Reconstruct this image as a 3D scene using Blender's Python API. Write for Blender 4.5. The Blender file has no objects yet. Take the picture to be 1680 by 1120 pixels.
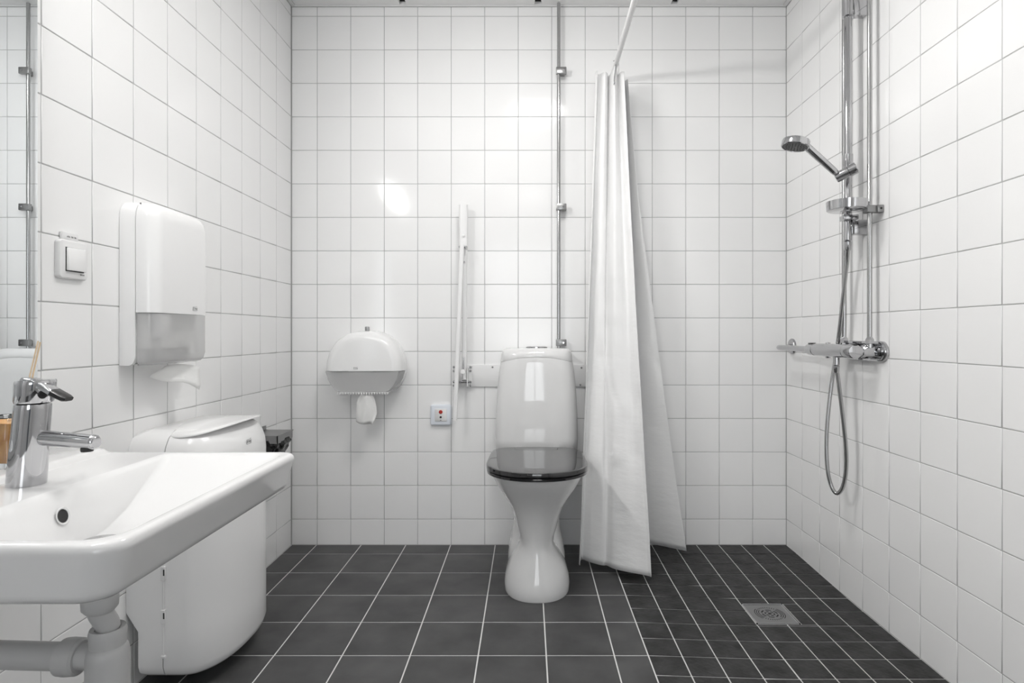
import bpy, bmesh, math, random
from mathutils import Vector, Matrix
random.seed(7)
PI = math.pi
sc = bpy.context.scene
COL = sc.collection

# ------------------------------------------------------------------ camera, world, exposure
FP, VX, VY, CH = 968.0, 866.0, 547.0, 0.945      # focal length in px, vanishing point, eye height
cam = bpy.data.objects.new('camera', bpy.data.cameras.new('camera'))
COL.objects.link(cam)
cam.location = (0, 0, CH)
cam.rotation_euler = (PI/2, 0, 0)
cam.data.sensor_width = 36.0
cam.data.lens = FP/1680*36.0
cam.data.shift_x = -(VX-840)/1680
cam.data.shift_y = -(560-VY)/1680
cam.data.clip_start = 0.02
sc.camera = cam
w = bpy.data.worlds.new('world'); sc.world = w; w.use_nodes = True
w.node_tree.nodes['Background'].inputs[0].default_value = (0.9, 0.95, 1, 1)
w.node_tree.nodes['Background'].inputs[1].default_value = 0.3
vs = sc.view_settings
vs.view_transform = 'Standard'; vs.look = 'None'; vs.gamma = 1.0; vs.use_curve_mapping = False
vs.exposure = 0.04
CEILING_LAMP, HALL_LAMP, MIRROR_LAMP, FILL_PANE = 42.0, 6.0, 84.0, 4.0   # emission strengths of the lamps and the added fill pane

# room
XL, XR, YB, YF, ZC = -1.057, 1.157, 2.641, -1.45, 2.407

# ------------------------------------------------------------------ materials
def mat(name, col, rough=0.5, metal=0.0, **kw):
    m = bpy.data.materials.new(name); m.use_nodes = True
    b = m.node_tree.nodes['Principled BSDF']
    b.inputs['Base Color'].default_value = (*col, 1)
    b.inputs['Roughness'].default_value = rough
    b.inputs['Metallic'].default_value = metal
    for k, v in kw.items():
        b.inputs[k.replace('_', ' ')].default_value = v
    return m
def nodes(m):
    return m.node_tree.nodes, m.node_tree.links, m.node_tree.nodes['Principled BSDF']
def add_bump(m, scale, strength, detail=4, dist=0.002, stretch=None):
    n, l, b = nodes(m)
    tc = n.new('ShaderNodeTexCoord'); no = n.new('ShaderNodeTexNoise'); bu = n.new('ShaderNodeBump')
    no.inputs['Scale'].default_value = scale; no.inputs['Detail'].default_value = detail
    bu.inputs['Strength'].default_value = strength; bu.inputs['Distance'].default_value = dist
    src = tc.outputs['Object']
    if stretch:
        mp = n.new('ShaderNodeMapping'); mp.inputs['Scale'].default_value = stretch
        l.new(src, mp.inputs[0]); src = mp.outputs[0]
    l.new(src, no.inputs['Vector']); l.new(no.outputs['Fac'], bu.inputs['Height']); l.new(bu.outputs[0], b.inputs['Normal'])
    return no
def add_mottle(m, c0, c1, scale, detail=5, p0=0.35, p1=0.65, per_object=True):
    n, l, b = nodes(m)
    tc = n.new('ShaderNodeTexCoord'); no = n.new('ShaderNodeTexNoise'); cr = n.new('ShaderNodeValToRGB')
    no.inputs['Scale'].default_value = scale; no.inputs['Detail'].default_value = detail
    cr.color_ramp.elements[0].color = (*c0, 1); cr.color_ramp.elements[1].color = (*c1, 1)
    cr.color_ramp.elements[0].position = p0; cr.color_ramp.elements[1].position = p1
    src = tc.outputs['Object']
    if per_object:
        oi = n.new('ShaderNodeObjectInfo'); va = n.new('ShaderNodeVectorMath'); va.operation = 'ADD'
        mu = n.new('ShaderNodeMath'); mu.operation = 'MULTIPLY'; mu.inputs[1].default_value = 40
        l.new(oi.outputs['Random'], mu.inputs[0]); l.new(src, va.inputs[0]); l.new(mu.outputs[0], va.inputs[1]); src = va.outputs[0]
    l.new(src, no.inputs['Vector']); l.new(no.outputs['Fac'], cr.inputs[0]); l.new(cr.outputs[0], b.inputs['Base Color'])
M = {}
M['tile'] = mat('white_glazed_tile', (0.92, 0.92, 0.92), 0.10, Specular_IOR_Level=0.34)
add_bump(M['tile'], 9, 0.05, 1, 0.004)
add_mottle(M['tile'], (0.915, 0.915, 0.915), (0.935, 0.935, 0.933), 2.0, 1)
M['grout'] = mat('grey_wall_grout', (0.50, 0.50, 0.50), 0.85)
M['floor_tile'] = mat('charcoal_floor_tile', (0.05, 0.05, 0.05), 0.42)
add_mottle(M['floor_tile'], (0.034, 0.034, 0.035), (0.088, 0.088, 0.088), 8, 8, 0.28, 0.76)
add_bump(M['floor_tile'], 160, 0.12, 4, 0.001)
M['small_tile'] = mat('slate_floor_tile', (0.04, 0.04, 0.04), 0.5, Specular_IOR_Level=0.35)
add_mottle(M['small_tile'], (0.012, 0.012, 0.012), (0.046, 0.046, 0.046), 22, 10, 0.32, 0.74)
add_bump(M['small_tile'], 70, 0.6, 8, 0.003)
M['floor_grout'] = mat('light_floor_grout', (0.72, 0.72, 0.71), 0.8)
M['silicone'] = mat('grey_silicone', (0.30, 0.30, 0.30), 0.4)
M['ceiling'] = mat('white_ceiling_panel', (0.88, 0.88, 0.88), 0.35)
M['dark'] = mat('dark_recess', (0.02, 0.02, 0.02), 0.7)
M['wall_paint'] = mat('white_wall_paint', (0.88, 0.88, 0.88), 0.6)
M['lobby_floor'] = mat('light_lobby_floor', (0.45, 0.44, 0.42), 0.5)
M['door'] = mat('dark_door', (0.10, 0.115, 0.14), 0.4)
M['ceramic'] = mat('white_ceramic', (0.77, 0.77, 0.77), 0.05, Specular_IOR_Level=0.5, Coat_Weight=0.3, Coat_Roughness=0.02)
M['plastic'] = mat('white_plastic', (0.90, 0.90, 0.90), 0.18)
M['matt_plastic'] = mat('white_matt_plastic', (0.82, 0.82, 0.82), 0.38)
M['pipe_plastic'] = mat('grey_white_pipe_plastic', (0.60, 0.60, 0.60), 0.35)
M['powder'] = mat('white_powder_coat', (0.86, 0.86, 0.86), 0.3)
M['chrome'] = mat('chrome', (0.52, 0.52, 0.53), 0.07, 1.0)
M['steel'] = mat('brushed_steel', (0.33, 0.33, 0.33), 0.32, 1.0)
M['pipe_steel'] = mat('worn_chrome_pipe', (0.46, 0.46, 0.46), 0.16, 1.0)
M['black'] = mat('black_gloss', (0.012, 0.012, 0.013), 0.06, Coat_Weight=0.6, Coat_Roughness=0.03)
M['black_plastic'] = mat('black_plastic', (0.012, 0.012, 0.012), 0.3)
M['bag'] = mat('black_plastic_bag', (0.01, 0.01, 0.01), 0.22)
add_bump(M['bag'], 25, 0.9, 4, 0.01)
M['smoke'] = mat('smoked_window', (0.70, 0.70, 0.70), 0.12, Alpha=0.5)
M['paper'] = mat('white_tissue', (0.88, 0.88, 0.87), 0.9); add_bump(M['paper'], 300, 0.3, 3, 0.001)
M['logo'] = mat('grey_print', (0.22, 0.22, 0.22), 0.5)
M['mirror'] = mat('mirror_silver', (0.86, 0.885, 0.895), 0.0, 1.0)
M['glass_edge'] = mat('mirror_edge', (0.25, 0.27, 0.27), 0.15)
M['red'] = mat('red_button', (0.45, 0.03, 0.02), 0.35)
M['blue_white'] = mat('cool_white_plastic', (0.78, 0.82, 0.88), 0.3)
M['amber'] = mat('amber_liquid', (0.62, 0.30, 0.08), 0.25); add_mottle(M['amber'], (0.55, 0.24, 0.05), (0.72, 0.40, 0.13), 30, 3, per_object=False)
M['glass'] = mat('clear_glass', (0.95, 0.95, 0.95), 0.02, Transmission_Weight=1.0, IOR=1.45)
M['wood'] = mat('pale_wood', (0.72, 0.56, 0.38), 0.6)
M['clear'] = mat('clear_acrylic', (0.75, 0.75, 0.75), 0.08, Alpha=0.45)
# curtain vinyl, lets some light through
M['vinyl'] = mat('white_vinyl', (0.93, 0.93, 0.93), 0.42)
def vinyl():
    m = M['vinyl']; n, l, b = nodes(m)
    no = add_bump(m, 7, 0.22, 5, 0.02, (1.2, 1.2, 2.6))
    tr = n.new('ShaderNodeBsdfTranslucent'); tr.inputs[0].default_value = (0.93, 0.93, 0.93, 1)
    mx = n.new('ShaderNodeMixShader'); mx.inputs[0].default_value = 0.10
    l.new(b.outputs[0], mx.inputs[1]); l.new(tr.outputs[0], mx.inputs[2])
    l.new(mx.outputs[0], n['Material Output'].inputs[0])
vinyl()
def lamp_mat(name, strength, col=(1, 0.985, 0.965)):
    m = mat(name, (0.9, 0.9, 0.9), 0.4)
    b = m.node_tree.nodes['Principled BSDF']
    b.inputs['Emission Color'].default_value = (*col, 1); b.inputs['Emission Strength'].default_value = strength
    return m

# ------------------------------------------------------------------ helpers
def link(name, me, m=None, parent=None, smooth=True, ang=38):
    if m is not None and not me.materials: me.materials.append(M[m] if isinstance(m, str) else m)
    if smooth:
        me.polygons.foreach_set('use_smooth', [True]*len(me.polygons))
        me.set_sharp_from_angle(angle=math.radians(ang))
    o = bpy.data.objects.new(name, me); COL.objects.link(o)
    if parent is not None:
        o.parent = parent
        bpy_parents.append((o, parent))
    return o
bpy_parents = []
class MB:
    def __init__(s): s.v = []; s.f = []
    def add(s, vs_, fs_):
        k = len(s.v); s.v += [tuple(p) for p in vs_]; s.f += [tuple(i+k for i in f) for f in fs_]; return s
    def box(s, x0, x1, y0, y1, z0, z1, bev=0.0, seg=2):
        bm = bmesh.new(); bmesh.ops.create_cube(bm, size=1)
        for v in bm.verts:
            v.co = Vector(((x0+x1)/2+v.co.x*(x1-x0), (y0+y1)/2+v.co.y*(y1-y0), (z0+z1)/2+v.co.z*(z1-z0)))
        if bev > 0:
            bmesh.ops.bevel(bm, geom=bm.edges[:], offset=bev, segments=seg, profile=0.5, affect='EDGES')
        bm.verts.index_update()
        s.add([v.co for v in bm.verts], [[v.index for v in f.verts] for f in bm.faces]); bm.free(); return s
    def loft(s, rings, cap0=True, cap1=True, closed=True):
        n = len(rings[0]); vs_ = []; fs_ = []
        for r in rings: vs_ += list(r)
        for i in range(len(rings)-1):
            for j in range(n if closed else n-1):
                a = i*n+j; b = i*n+(j+1) % n
                fs_.append((a, b, b+n, a+n))
        if cap0: fs_.append(tuple(reversed(range(n))))
        if cap1: fs_.append(tuple(range((len(rings)-1)*n, len(rings)*n)))
        return s.add(vs_, fs_)
    def tube(s, path, r, n=16, caps=True):
        P = [Vector(p) for p in path]; R = r if isinstance(r, (list, tuple)) else [r]*len(P)
        T = []
        for i in range(len(P)):
            a = P[max(i-1, 0)]; b = P[min(i+1, len(P)-1)]
            t = (b-a)
            if t.length < 1e-9: t = T[-1] if T else Vector((0, 0, 1))
            T.append(t.normalized())
        up = Vector((0, 0, 1)) if abs(T[0].z) < 0.9 else Vector((1, 0, 0))
        u = (up - T[0]*up.dot(T[0])).normalized(); rings = []
        for i in range(len(P)):
            u = (u - T[i]*u.dot(T[i])).normalized(); vv = T[i].cross(u)
            rings.append([P[i]+(u*math.cos(2*PI*k/n)+vv*math.sin(2*PI*k/n))*R[i] for k in range(n)])
        return s.loft(rings, caps, caps)
    def lathe(s, c, prof, n=32, axis=(0, 0, 1)):
        # prof: (radius, height) along axis from c
        c = Vector(c); q = Vector((0, 0, 1)).rotation_difference(Vector(axis).normalized())
        rings = [[c+q @ Vector((r*math.cos(2*PI*k/n), r*math.sin(2*PI*k/n), h)) for k in range(n)] for r, h in prof]
        return s.loft(rings)
    def xform(s, mtx, start=0):
        for i in range(start, len(s.v)): s.v[i] = tuple(mtx @ Vector(s.v[i]))
        return s
    def build(s, name, m, parent=None, smooth=True, ang=38):
        me = bpy.data.meshes.new(name); me.from_pydata(s.v, [], s.f)
        bm = bmesh.new(); bm.from_mesh(me); bmesh.ops.recalc_face_normals(bm, faces=bm.faces[:]); bm.to_mesh(me); bm.free()
        return link(name, me, m, parent, smooth, ang)
def box(name, m, parent, *a, **k): return MB().box(*a, **k).build(name, m, parent)
def tag(o, label, cat, group=None, kind=None):
    if label: o['label'] = label
    if cat: o['category'] = cat
    if group: o['group'] = group
    if kind: o['kind'] = kind
    return o
def thing(name, loc, label, cat, group=None):
    o = bpy.data.objects.new(name, None); COL.objects.link(o); o.location = loc; o.empty_display_size = 0.05
    return tag(o, label, cat, group)
def at(px, py, d):  # a point of the place seen at a pixel of the photo at distance d
    return Vector(((px-VX)/FP*d, d, CH-(py-VY)/FP*d))
def rrect(x0, x1, y0, y1, r, z, n=6):
    """rounded rectangle ring; r = one radius or 4 (x1y1, x0y1, x0y0, x1y0); z number or function"""
    rr = r if isinstance(r, (tuple, list)) else [r]*4
    C = [(x1, y1, 0, -1, -1), (x0, y1, 1, 1, -1), (x0, y0, 2, 1, 1), (x1, y0, 3, -1, 1)]; out = []
    for (cx, cy, q, sx, sy), ra in zip(C, rr):
        for i in range(n+1):
            a = q*PI/2+PI/2*i/n
            x = cx+sx*ra+ra*math.cos(a); y = cy+sy*ra+ra*math.sin(a)
            out.append((x, y, z(x, y) if callable(z) else z))
    return out
def smooth_path(pts, k=8):
    P = [Vector(p) for p in pts]; out = []
    for i in range(len(P)-1):
        p0 = P[max(i-1, 0)]; p1 = P[i]; p2 = P[i+1]; p3 = P[min(i+2, len(P)-1)]
        for j in range(k):
            t = j/k
            out.append(0.5*((2*p1)+(p2-p0)*t+(2*p0-5*p1+4*p2-p3)*t*t+(3*p1-p0-3*p2+p3)*t**3))
    out.append(P[-1]); return out
def text_mesh(name, body, size, mtx, m, parent):
    c = bpy.data.curves.new(name, 'FONT'); c.body = body; c.size = size; c.extrude = size*0.02; c.align_x = 'CENTER'; c.align_y = 'CENTER'
    c.resolution_u = 3
    t = bpy.data.objects.new(name+'_src', c); COL.objects.link(t)
    bpy.context.view_layer.update()
    me = bpy.data.meshes.new_from_object(t); bpy.data.objects.remove(t)
    me.transform(mtx)
    return link(name, me, m, parent, smooth=False)
def logo(parent, mtx, s):
    """small grey outlined box with the maker's word in it; mtx takes local xy plane to the surface"""
    mb = MB(); t = s*0.07
    for (x0, x1, y0, y1) in ((-s, s, -s*0.52, -s*0.52+t), (-s, s*0.45, s*0.52-t, s*0.52), (-s, -s+t, -s*0.52, s*0.52), (s-t, s, -s*0.52, s*0.4)):
        mb.box(x0, x1, y0, y1, -0.0003, 0.0004)
    k = len(mb.v)
    mb.box(s*0.55, s*1.05, s*0.52, s*0.52+t, -0.0003, 0.0004); 
    mb.xform(Matrix.Rotation(0.12, 4, 'Z'), k)
    mb.xform(mtx)
    o = mb.build('logo', 'logo', parent, smooth=False)
    text_mesh('lettering', 'TORK', s*0.78, mtx, 'logo', parent)
    return o

# ------------------------------------------------------------------ the room shell
tile_cache = {}
def tile_mesh(a, b, h=0.0014, ch=0.0016, m='tile'):
    key = (round(a, 4), round(b, 4), m)
    if key in tile_cache: return tile_cache[key]
    mb = MB()
    def ring(i, z): return [(-a/2+i, -b/2+i, z), (a/2-i, -b/2+i, z), (a/2-i, b/2-i, z), (-a/2+i, b/2-i, z)]
    mb.loft([ring(0, 0), ring(0, h-0.0007), ring(ch*0.45, h-0.0002), ring(ch, h)], cap0=False, cap1=True)
    me = bpy.data.meshes.new('tile'); me.from_pydata(mb.v, [], mb.f); me.materials.append(M[m])
    me.polygons.foreach_set('use_smooth', [len(p.vertices) == 4 and abs(p.normal.z) < 0.999 for p in me.polygons])
    tile_cache[key] = me; return me
def put_tile(parent, a, b, origin, U, V, N, tilt=0.0014, m='tile'):
    o = bpy.data.objects.new('tile', tile_mesh(a, b, m=m)); COL.objects.link(o); o.parent = parent
    R = Matrix((U, V, N)).transposed().to_4x4()
    T = Matrix.Rotation(random.gauss(0, tilt), 4, 'X') @ Matrix.Rotation(random.gauss(0, tilt), 4, 'Y')
    o.matrix_local = Matrix.Translation(origin) @ R @ T
    return o
def stuff_tiles(parent, items, m='tile'):
    mb = MB()
    for a, b, origin, U, V, N in items:
        R = Matrix.Translation(origin) @ Matrix((U, V, N)).transposed().to_4x4()
        k = len(mb.v); h = 0.0014; i = 0.0012
        mb.loft([[(-a/2, -b/2, 0), (a/2, -b/2, 0), (a/2, b/2, 0), (-a/2, b/2, 0)],
                 [(-a/2+i, -b/2+i, h), (a/2-i, -b/2+i, h), (a/2-i, b/2-i, h), (-a/2+i, b/2-i, h)]], cap0=False)
        mb.xform(R, k)
    o = mb.build('tile_field', m, parent, smooth=False); o['kind'] = 'stuff'; return o
JT = 0.0026                       # wall joint
zl = [0.0]+[0.1146+0.15*i for i in range(16)]+[ZC]
GR = 0.0014                       # joints lie this deep behind the glaze
X, Y, Z = Vector((1, 0, 0)), Vector((0, 1, 0)), Vector((0, 0, 1))
def struct(o): o['kind'] = 'structure'; return o
# back wall
wb = struct(box('wall_back', 'grout', None, XL-0.1, XR+0.1, YB+GR, YB+0.1, -0.05, ZC+0.1))
xl = [XL]+[1.157-0.15*i for i in range(14, -1, -1)]
for i in range(len(xl)-1):
    for j in range(len(zl)-1):
        a = xl[i+1]-xl[i]-JT; b = zl[j+1]-zl[j]-JT
        put_tile(wb, a, b, Vector(((xl[i]+xl[i+1])/2, YB+GR, (zl[j]+zl[j+1])/2)), X, Z, -Y)
# side walls
def side_wall(name, xs, sgn, ys, zlow, vis_from):
    # sgn: direction of the room seen from the wall
    xf = xs - sgn*GR
    wl = struct(box(name, 'grout', None, min(xf, xf-sgn*0.1), max(xf, xf-sgn*0.1), YF-0.1, YB+0.1, -0.05, ZC+0.1))
    rest = []; zz = [zlow]+zl[1:]
    for i in range(len(ys)-1):
        for j in range(len(zz)-1):
            a = abs(ys[i+1]-ys[i])-JT; b = zz[j+1]-zz[j]-JT
            c = Vector((xf, (ys[i]+ys[i+1])/2, (zz[j]+zz[j+1])/2)); N = X*sgn; U = Z.cross(N)*1.0
            if c.y > vis_from: put_tile(wl, a, b, c, U, Z, N)
            else: rest.append((a, b, c, U, Z, N))
    stuff_tiles(wl, rest); return wl
yl = [YB]+[2.482-0.15*i for i in range(27)]
yl = [y for y in yl if y > YF]+[YF]
yl[0] = 2.632
wl_ = side_wall('wall_left', XL, 1, yl, 0.0, 0.83)
yr = [YB-0.001]+[2.490-0.15*i for i in range(27)]
yr = [y for y in yr if y > YF]+[YF]
wr_ = side_wall('wall_right', XR, -1, yr, -0.012, 0.83)
# front wall behind the camera: open doorway to a small lobby with an added glowing fill pane
DW0, DW1, DWZ = -0.52, 0.50, 2.08
wf = struct(MB().box(XL-0.1, DW0, YF-0.1, YF, -0.05, ZC+0.1).box(DW1, XR+0.1, YF-0.1, YF, -0.05, ZC+0.1).box(DW0, DW1, YF-0.1, YF, DWZ, ZC+0.1).build('wall_front', M['wall_paint'], None))
for i, (a, b, c, d) in enumerate(((DW0-0.07, DW0, 0, DWZ+0.07), (DW1, DW1+0.07, 0, DWZ+0.07), (DW0, DW1, DWZ, DWZ+0.07))):
    struct(box('trim_%d' % (i+1), 'powder', None, a, b, YF, YF+0.02, c, d, bev=0.003))
YLB = -2.45
WX0, WX1, WZ0, WZ1 = -0.62, 0.60, 0.55, 2.10
lb = struct(MB().box(-1.6, WX0, YLB-0.1, YLB, -0.05, 2.6).box(WX1, 1.6, YLB-0.1, YLB, -0.05, 2.6).box(WX0, WX1, YLB-0.1, YLB, -0.05, WZ0).box(WX0, WX1, YLB-0.1, YLB, WZ1, 2.6).build('wall_lobby', M['wall_paint'], None))
for nm, a in (('wall_lobby_left', (-1.7, -1.6)), ('wall_lobby_right', (1.6, 1.7))):
    struct(box(nm, 'wall_paint', None, a[0], a[1], YLB-0.1, YF-0.1, -0.05, 2.6))
struct(box('floor_lobby', 'lobby_floor', None, -1.6, 1.6, YLB, YF-0.05, -0.08, -0.002))
struct(box('ceiling_lobby', 'ceiling', None, -1.7, 1.7, YLB-0.1, YF-0.1, 2.5, 2.6))
w1 = struct(MB().box(WX0, WX1, YLB-0.06, YLB-0.05, WZ0, WZ1).build('fill_pane_1', lamp_mat('added_fill_glow', FILL_PANE, (0.95, 0.98, 1.0)), None))  # unseen glowing pane, added to throw frontal light on the back wall
mb = MB()
for a in ((WX0, WX0+0.05, WZ0, WZ1), (WX1-0.05, WX1, WZ0, WZ1), (WX0, WX1, WZ0, WZ0+0.05), (WX0, WX1, WZ1-0.05, WZ1), (-0.03, 0.02, WZ0, WZ1)):
    mb.box(a[0], a[1], YLB-0.05, YLB-0.005, a[2], a[3])
mb.build('fill_pane_frame', 'powder', w1)  # frame bars round the added fill pane
dr = struct(MB().box(DW1+0.005, DW1+0.05, YF-1.06, YF-0.1, 0.01, 2.06, 0.003).build('door_1', 'door', None))
MB().tube([(DW1+0.005, YF-0.98, 1.02), (DW1-0.045, YF-0.98, 1.02), (DW1-0.045, YF-0.86, 1.02)], 0.009, 12).build('door_handle', 'chrome', dr)

# floor
DX0, DX1, DY0, DY1 = 0.755, 0.900, 1.946, 2.089      # drain grate
def fz(x, y):
    if x <= 0.354: return 0.0
    d = max((0.755-x)/0.401, (y-2.089)/0.45, (1.9-y)/2.2, 0.0)
    return -0.012*(1-min(1, d))
def floor_base():
    xs = sorted(set([XL-0.05+0.0]+[round(XL+(0.354-XL)*i/4, 4) for i in range(5)]+[round(0.354+0.05*i, 4) for i in range(17)]+[XR+0.02]))
    ys = sorted(set([YF-0.05, -0.8, 0, 0.5]+[round(0.7+0.05*i, 4) for i in range(39)]+[YB+0.02]))
    v = []; f = []
    for y in ys:
        for x in xs: v.append((x, y, fz(x, y)-GR-(0.001 if x > 0.36 else 0)))
    n = len(xs)
    for j in range(len(ys)-1):
        for i in range(n-1): f.append((j*n+i, j*n+i+1, (j+1)*n+i+1, (j+1)*n+i))
    k = len(v); nb = [(XL-0.05, YF-0.05, -0.08), (XR+0.02, YF-0.05, -0.08), (XR+0.02, YB+0.02, -0.08), (XL-0.05, YB+0.02, -0.08)]
    f.append((k, k+3, k+2, k+1)); v += nb
    me = bpy.data.meshes.new('floor'); me.from_pydata(v, [], f); return struct(link('floor', me, 'floor_grout'))
fl = floor_base()
FJ = 0.0042
bx = [XL, -0.946, -0.746, -0.546, -0.346, -0.146, 0.054, 0.254, 0.354]
by = [YB]+[2.534-0.2*i for i in range(21)]
by = [y for y in by if y > YF]+[YF]
rest = []
for i in range(len(bx)-1):
    for j in range(len(by)-1):
        a = bx[i+1]-bx[i]-FJ; b = by[j]-by[j+1]-FJ
        c = Vector(((bx[i]+bx[i+1])/2, (by[j]+by[j+1])/2, -GR))
        if c.y > 0.9: put_tile(fl, a, b, c, X, Y, Z, 0.0008, 'floor_tile')
        else: rest.append((a, b, c, X, Y, Z))
stuff_tiles(fl, rest, 'floor_tile')
sx = [0.354+0.1*i for i in range(8)]+[XR]
sy = [YB]+[2.534-0.1*i for i in range(41)]
sy = [y for y in sy if y > YF]+[YF]
rest = []
def small_tile(x0, x1, y0, y1, far=False):
    a = x1-x0-FJ; b = y1-y0-FJ
    if a < 0.004 or b < 0.004: return
    cx, cy = (x0+x1)/2, (y0+y1)/2; e = 0.012
    U = Vector((2*e, 0, fz(cx+e, cy)-fz(cx-e, cy))).normalized(); V = Vector((0, 2*e, fz(cx, cy+e)-fz(cx, cy-e))).normalized()
    N = U.cross(V).normalized(); V = N.cross(U)
    c = Vector((cx, cy, fz(cx, cy)-GR))
    if far: rest.append((a, b, c, U, V, N))
    else: put_tile(fl, a, b, c, U, V, N, 0.0012, 'small_tile')
g = 0.002
for i in range(len(sx)-1):
    for j in range(len(sy)-1):
        x0, x1, y1, y0 = sx[i], sx[i+1], sy[j], sy[j+1]
        if x1 > DX0+0.01 and x0 < DX1-0.01 and y1 > DY0+0.01 and y0 < DY1-0.01:
            # cut round the drain grate
            if y1 > DY1+g: small_tile(x0, x1, DY1+g, y1)
            if y0 < DY0-g: small_tile(x0, x1, y0, DY0-g)
            yy0, yy1 = max(y0, DY0-g), min(y1, DY1+g)
            if x1 > DX1+g: small_tile(max(x0, DX1+g), x1, yy0, yy1)
            if x0 < DX0-g: small_tile(x0, DX0-g, yy0, yy1)
        else: small_tile(x0, x1, y0, y1, (y0+y1)/2 < 0.9)
stuff_tiles(fl, rest, 'small_tile')

# floor drain
zd = fz(0.828, 2.018)
dg = thing('floor_drain', (0.8275, 2.0175, zd), 'square steel floor drain grate with round slot pattern among small slate tiles', 'drain')
def P(o): bpy.context.view_layer.update(); return o
def reparent_all():
    # parts were modelled in place: keep their place under their thing
    for o, p in bpy_parents:
        if p.type == 'EMPTY': o.matrix_parent_inverse = Matrix.Translation(p.location).inverted()
mb = MB()
for (a, b, c, d) in ((DX0, DX1, DY0, DY0+0.004), (DX0, DX1, DY1-0.004, DY1), (DX0, DX0+0.004, DY0, DY1), (DX1-0.004, DX1, DY0, DY1)):
    mb.box(a, b, c, d, zd-0.003, zd+0.0012)
mb.build('frame', 'chrome', dg)
pl = MB().box(DX0+0.006, DX1-0.006, DY0+0.006, DY1-0.006, zd-0.004, zd-0.0004, 0.0008, 1).build('grate_plate', 'steel', dg)
mb = MB(); cx, cy = 0.8275, 2.0175
def arc_slot(r0, r1, a0, a1, n=14):
    z = zd-0.0001
    vs_ = []
    for i in range(n+1):
        a = a0+(a1-a0)*i/n
        vs_ += [(cx+r0*math.cos(a), cy+r0*math.sin(a), z), (cx+r1*math.cos(a), cy+r1*math.sin(a), z)]
    mb.add(vs_, [(2*i, 2*i+1, 2*i+3, 2*i+2) for i in range(n)])
for r in (0.049, 0.0425, 0.036):
    arc_slot(r-0.0013, r+0.0013, -0.75, 0.75); arc_slot(r-0.0013, r+0.0013, PI-0.75, PI+0.75)
for k in range(9):
    a = 0.9+k*(PI-1.8)/8
    for s_ in (1, -1): arc_slot(0.039, 0.046, s_*a-0.03, s_*a+0.03, 2)
for k in range(6):
    a = k*PI/3; arc_slot(0.023, 0.028, a, a+0.75, 8); arc_slot(0.012, 0.017, a+0.4, a+1.1, 8)
arc_slot(0.0, 0.006, 0, 2*PI, 12)
mb.build('slot_pattern', 'dark', pl, smooth=False)

# ceiling: white panels with narrow dark joints
ce = struct(MB().box(XL-0.1, XR+0.1, YF-0.1, YB+0.1, ZC+0.02, ZC+0.14).build('ceiling', 'dark', None))
pe = [XL+0.02, -0.555, 0.045, 0.65, XR-0.02]
for i in range(4):
    box('panel', 'ceiling', ce, pe[i]+(0.014 if i else 0), pe[i+1]-(0.014 if i < 3 else 0), YF+0.02, YB-0.013, ZC+0.002, ZC+0.019, bev=0.001, seg=1)
box('edge_trim', 'ceiling', ce, XL+0.001, XR-0.001, YB-0.0115, YB-0.001, ZC-0.001, ZC+0.018, bev=0.001, seg=1)
for a, b in ((XL+0.001, XL+0.019), (XR-0.019, XR-0.001)):
    box('edge_trim', 'ceiling', ce, a, b, YF+0.02, YB-0.012, ZC-0.001, ZC+0.018, bev=0.001, seg=1)

# ------------------------------------------------------------------ lamps
def dome_lamp(c, r, h, strength, label, zt=ZC+0.002):
    t = thing('ceiling_lamp', (c[0], c[1], zt-h), label, 'lamp')
    hb = h-0.012
    MB().lathe((c[0], c[1], zt-hb), [(0.001, hb), (r*1.0, hb), (r*1.06, hb*0.7), (r*1.06, 0.004), (r*1.03, -0.001), (r*0.99, 0.002), (0.001, 0.002)], 40).build('housing', 'powder', t)
    prof = [(0.001, -h)]+[(r*0.985*math.sin(a), -hb-0.012*math.cos(a)) for a in [PI/2*i/9 for i in range(1, 9)]]+[(r*0.985, -hb+0.001)]
    MB().lathe((c[0], c[1], zt), prof, 40).build('diffuser', lamp_mat('opal_diffuser', strength), t)
dome_lamp((0.05, 1.55), 0.17, 0.075, CEILING_LAMP, 'round flat white opal lamp on the ceiling in front of the toilet')
dome_lamp((0.03, -0.75), 0.17, 0.075, HALL_LAMP, 'round flat white opal lamp on the ceiling by the door')
t = thing('mirror_lamp', (XL, 0.9, 1.91), 'long white box lamp fixed on the wall above the mirror', 'lamp')
box('housing', 'powder', t, XL+0.0002, XL+0.06, 0.58, 1.22, 1.895, 2.005, bev=0.004)
def ml(i): return [(XL+0.0602+0.022*math.cos(i), y, 1.95+0.05*math.sin(i)) for y in (0.60, 1.20)]
mb = MB(); mb.loft([ml(-PI/2+PI*i/16) for i in range(17)], False, False, closed=False)
for e in (0, 1): mb.add([ml(-PI/2+PI*i/16)[e] for i in range(17)], [tuple(range(17))])
mb.build('diffuser', lamp_mat('tube_diffuser', MIRROR_LAMP), t)

# ------------------------------------------------------------------ mirror
t = thing('mirror', (XL, 0.90, 0.735), 'large frameless wall mirror behind the washbasin', 'mirror')
box('back_panel', 'glass_edge', t, XL+0.0003, -1.0395, 0.552, 1.2475, 0.737, 1.758)
MB().box(-1.0393, -1.037, 0.55, 1.2485, 0.735, 1.76, 0.0006, 1).build('glass', 'mirror', t)
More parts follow.
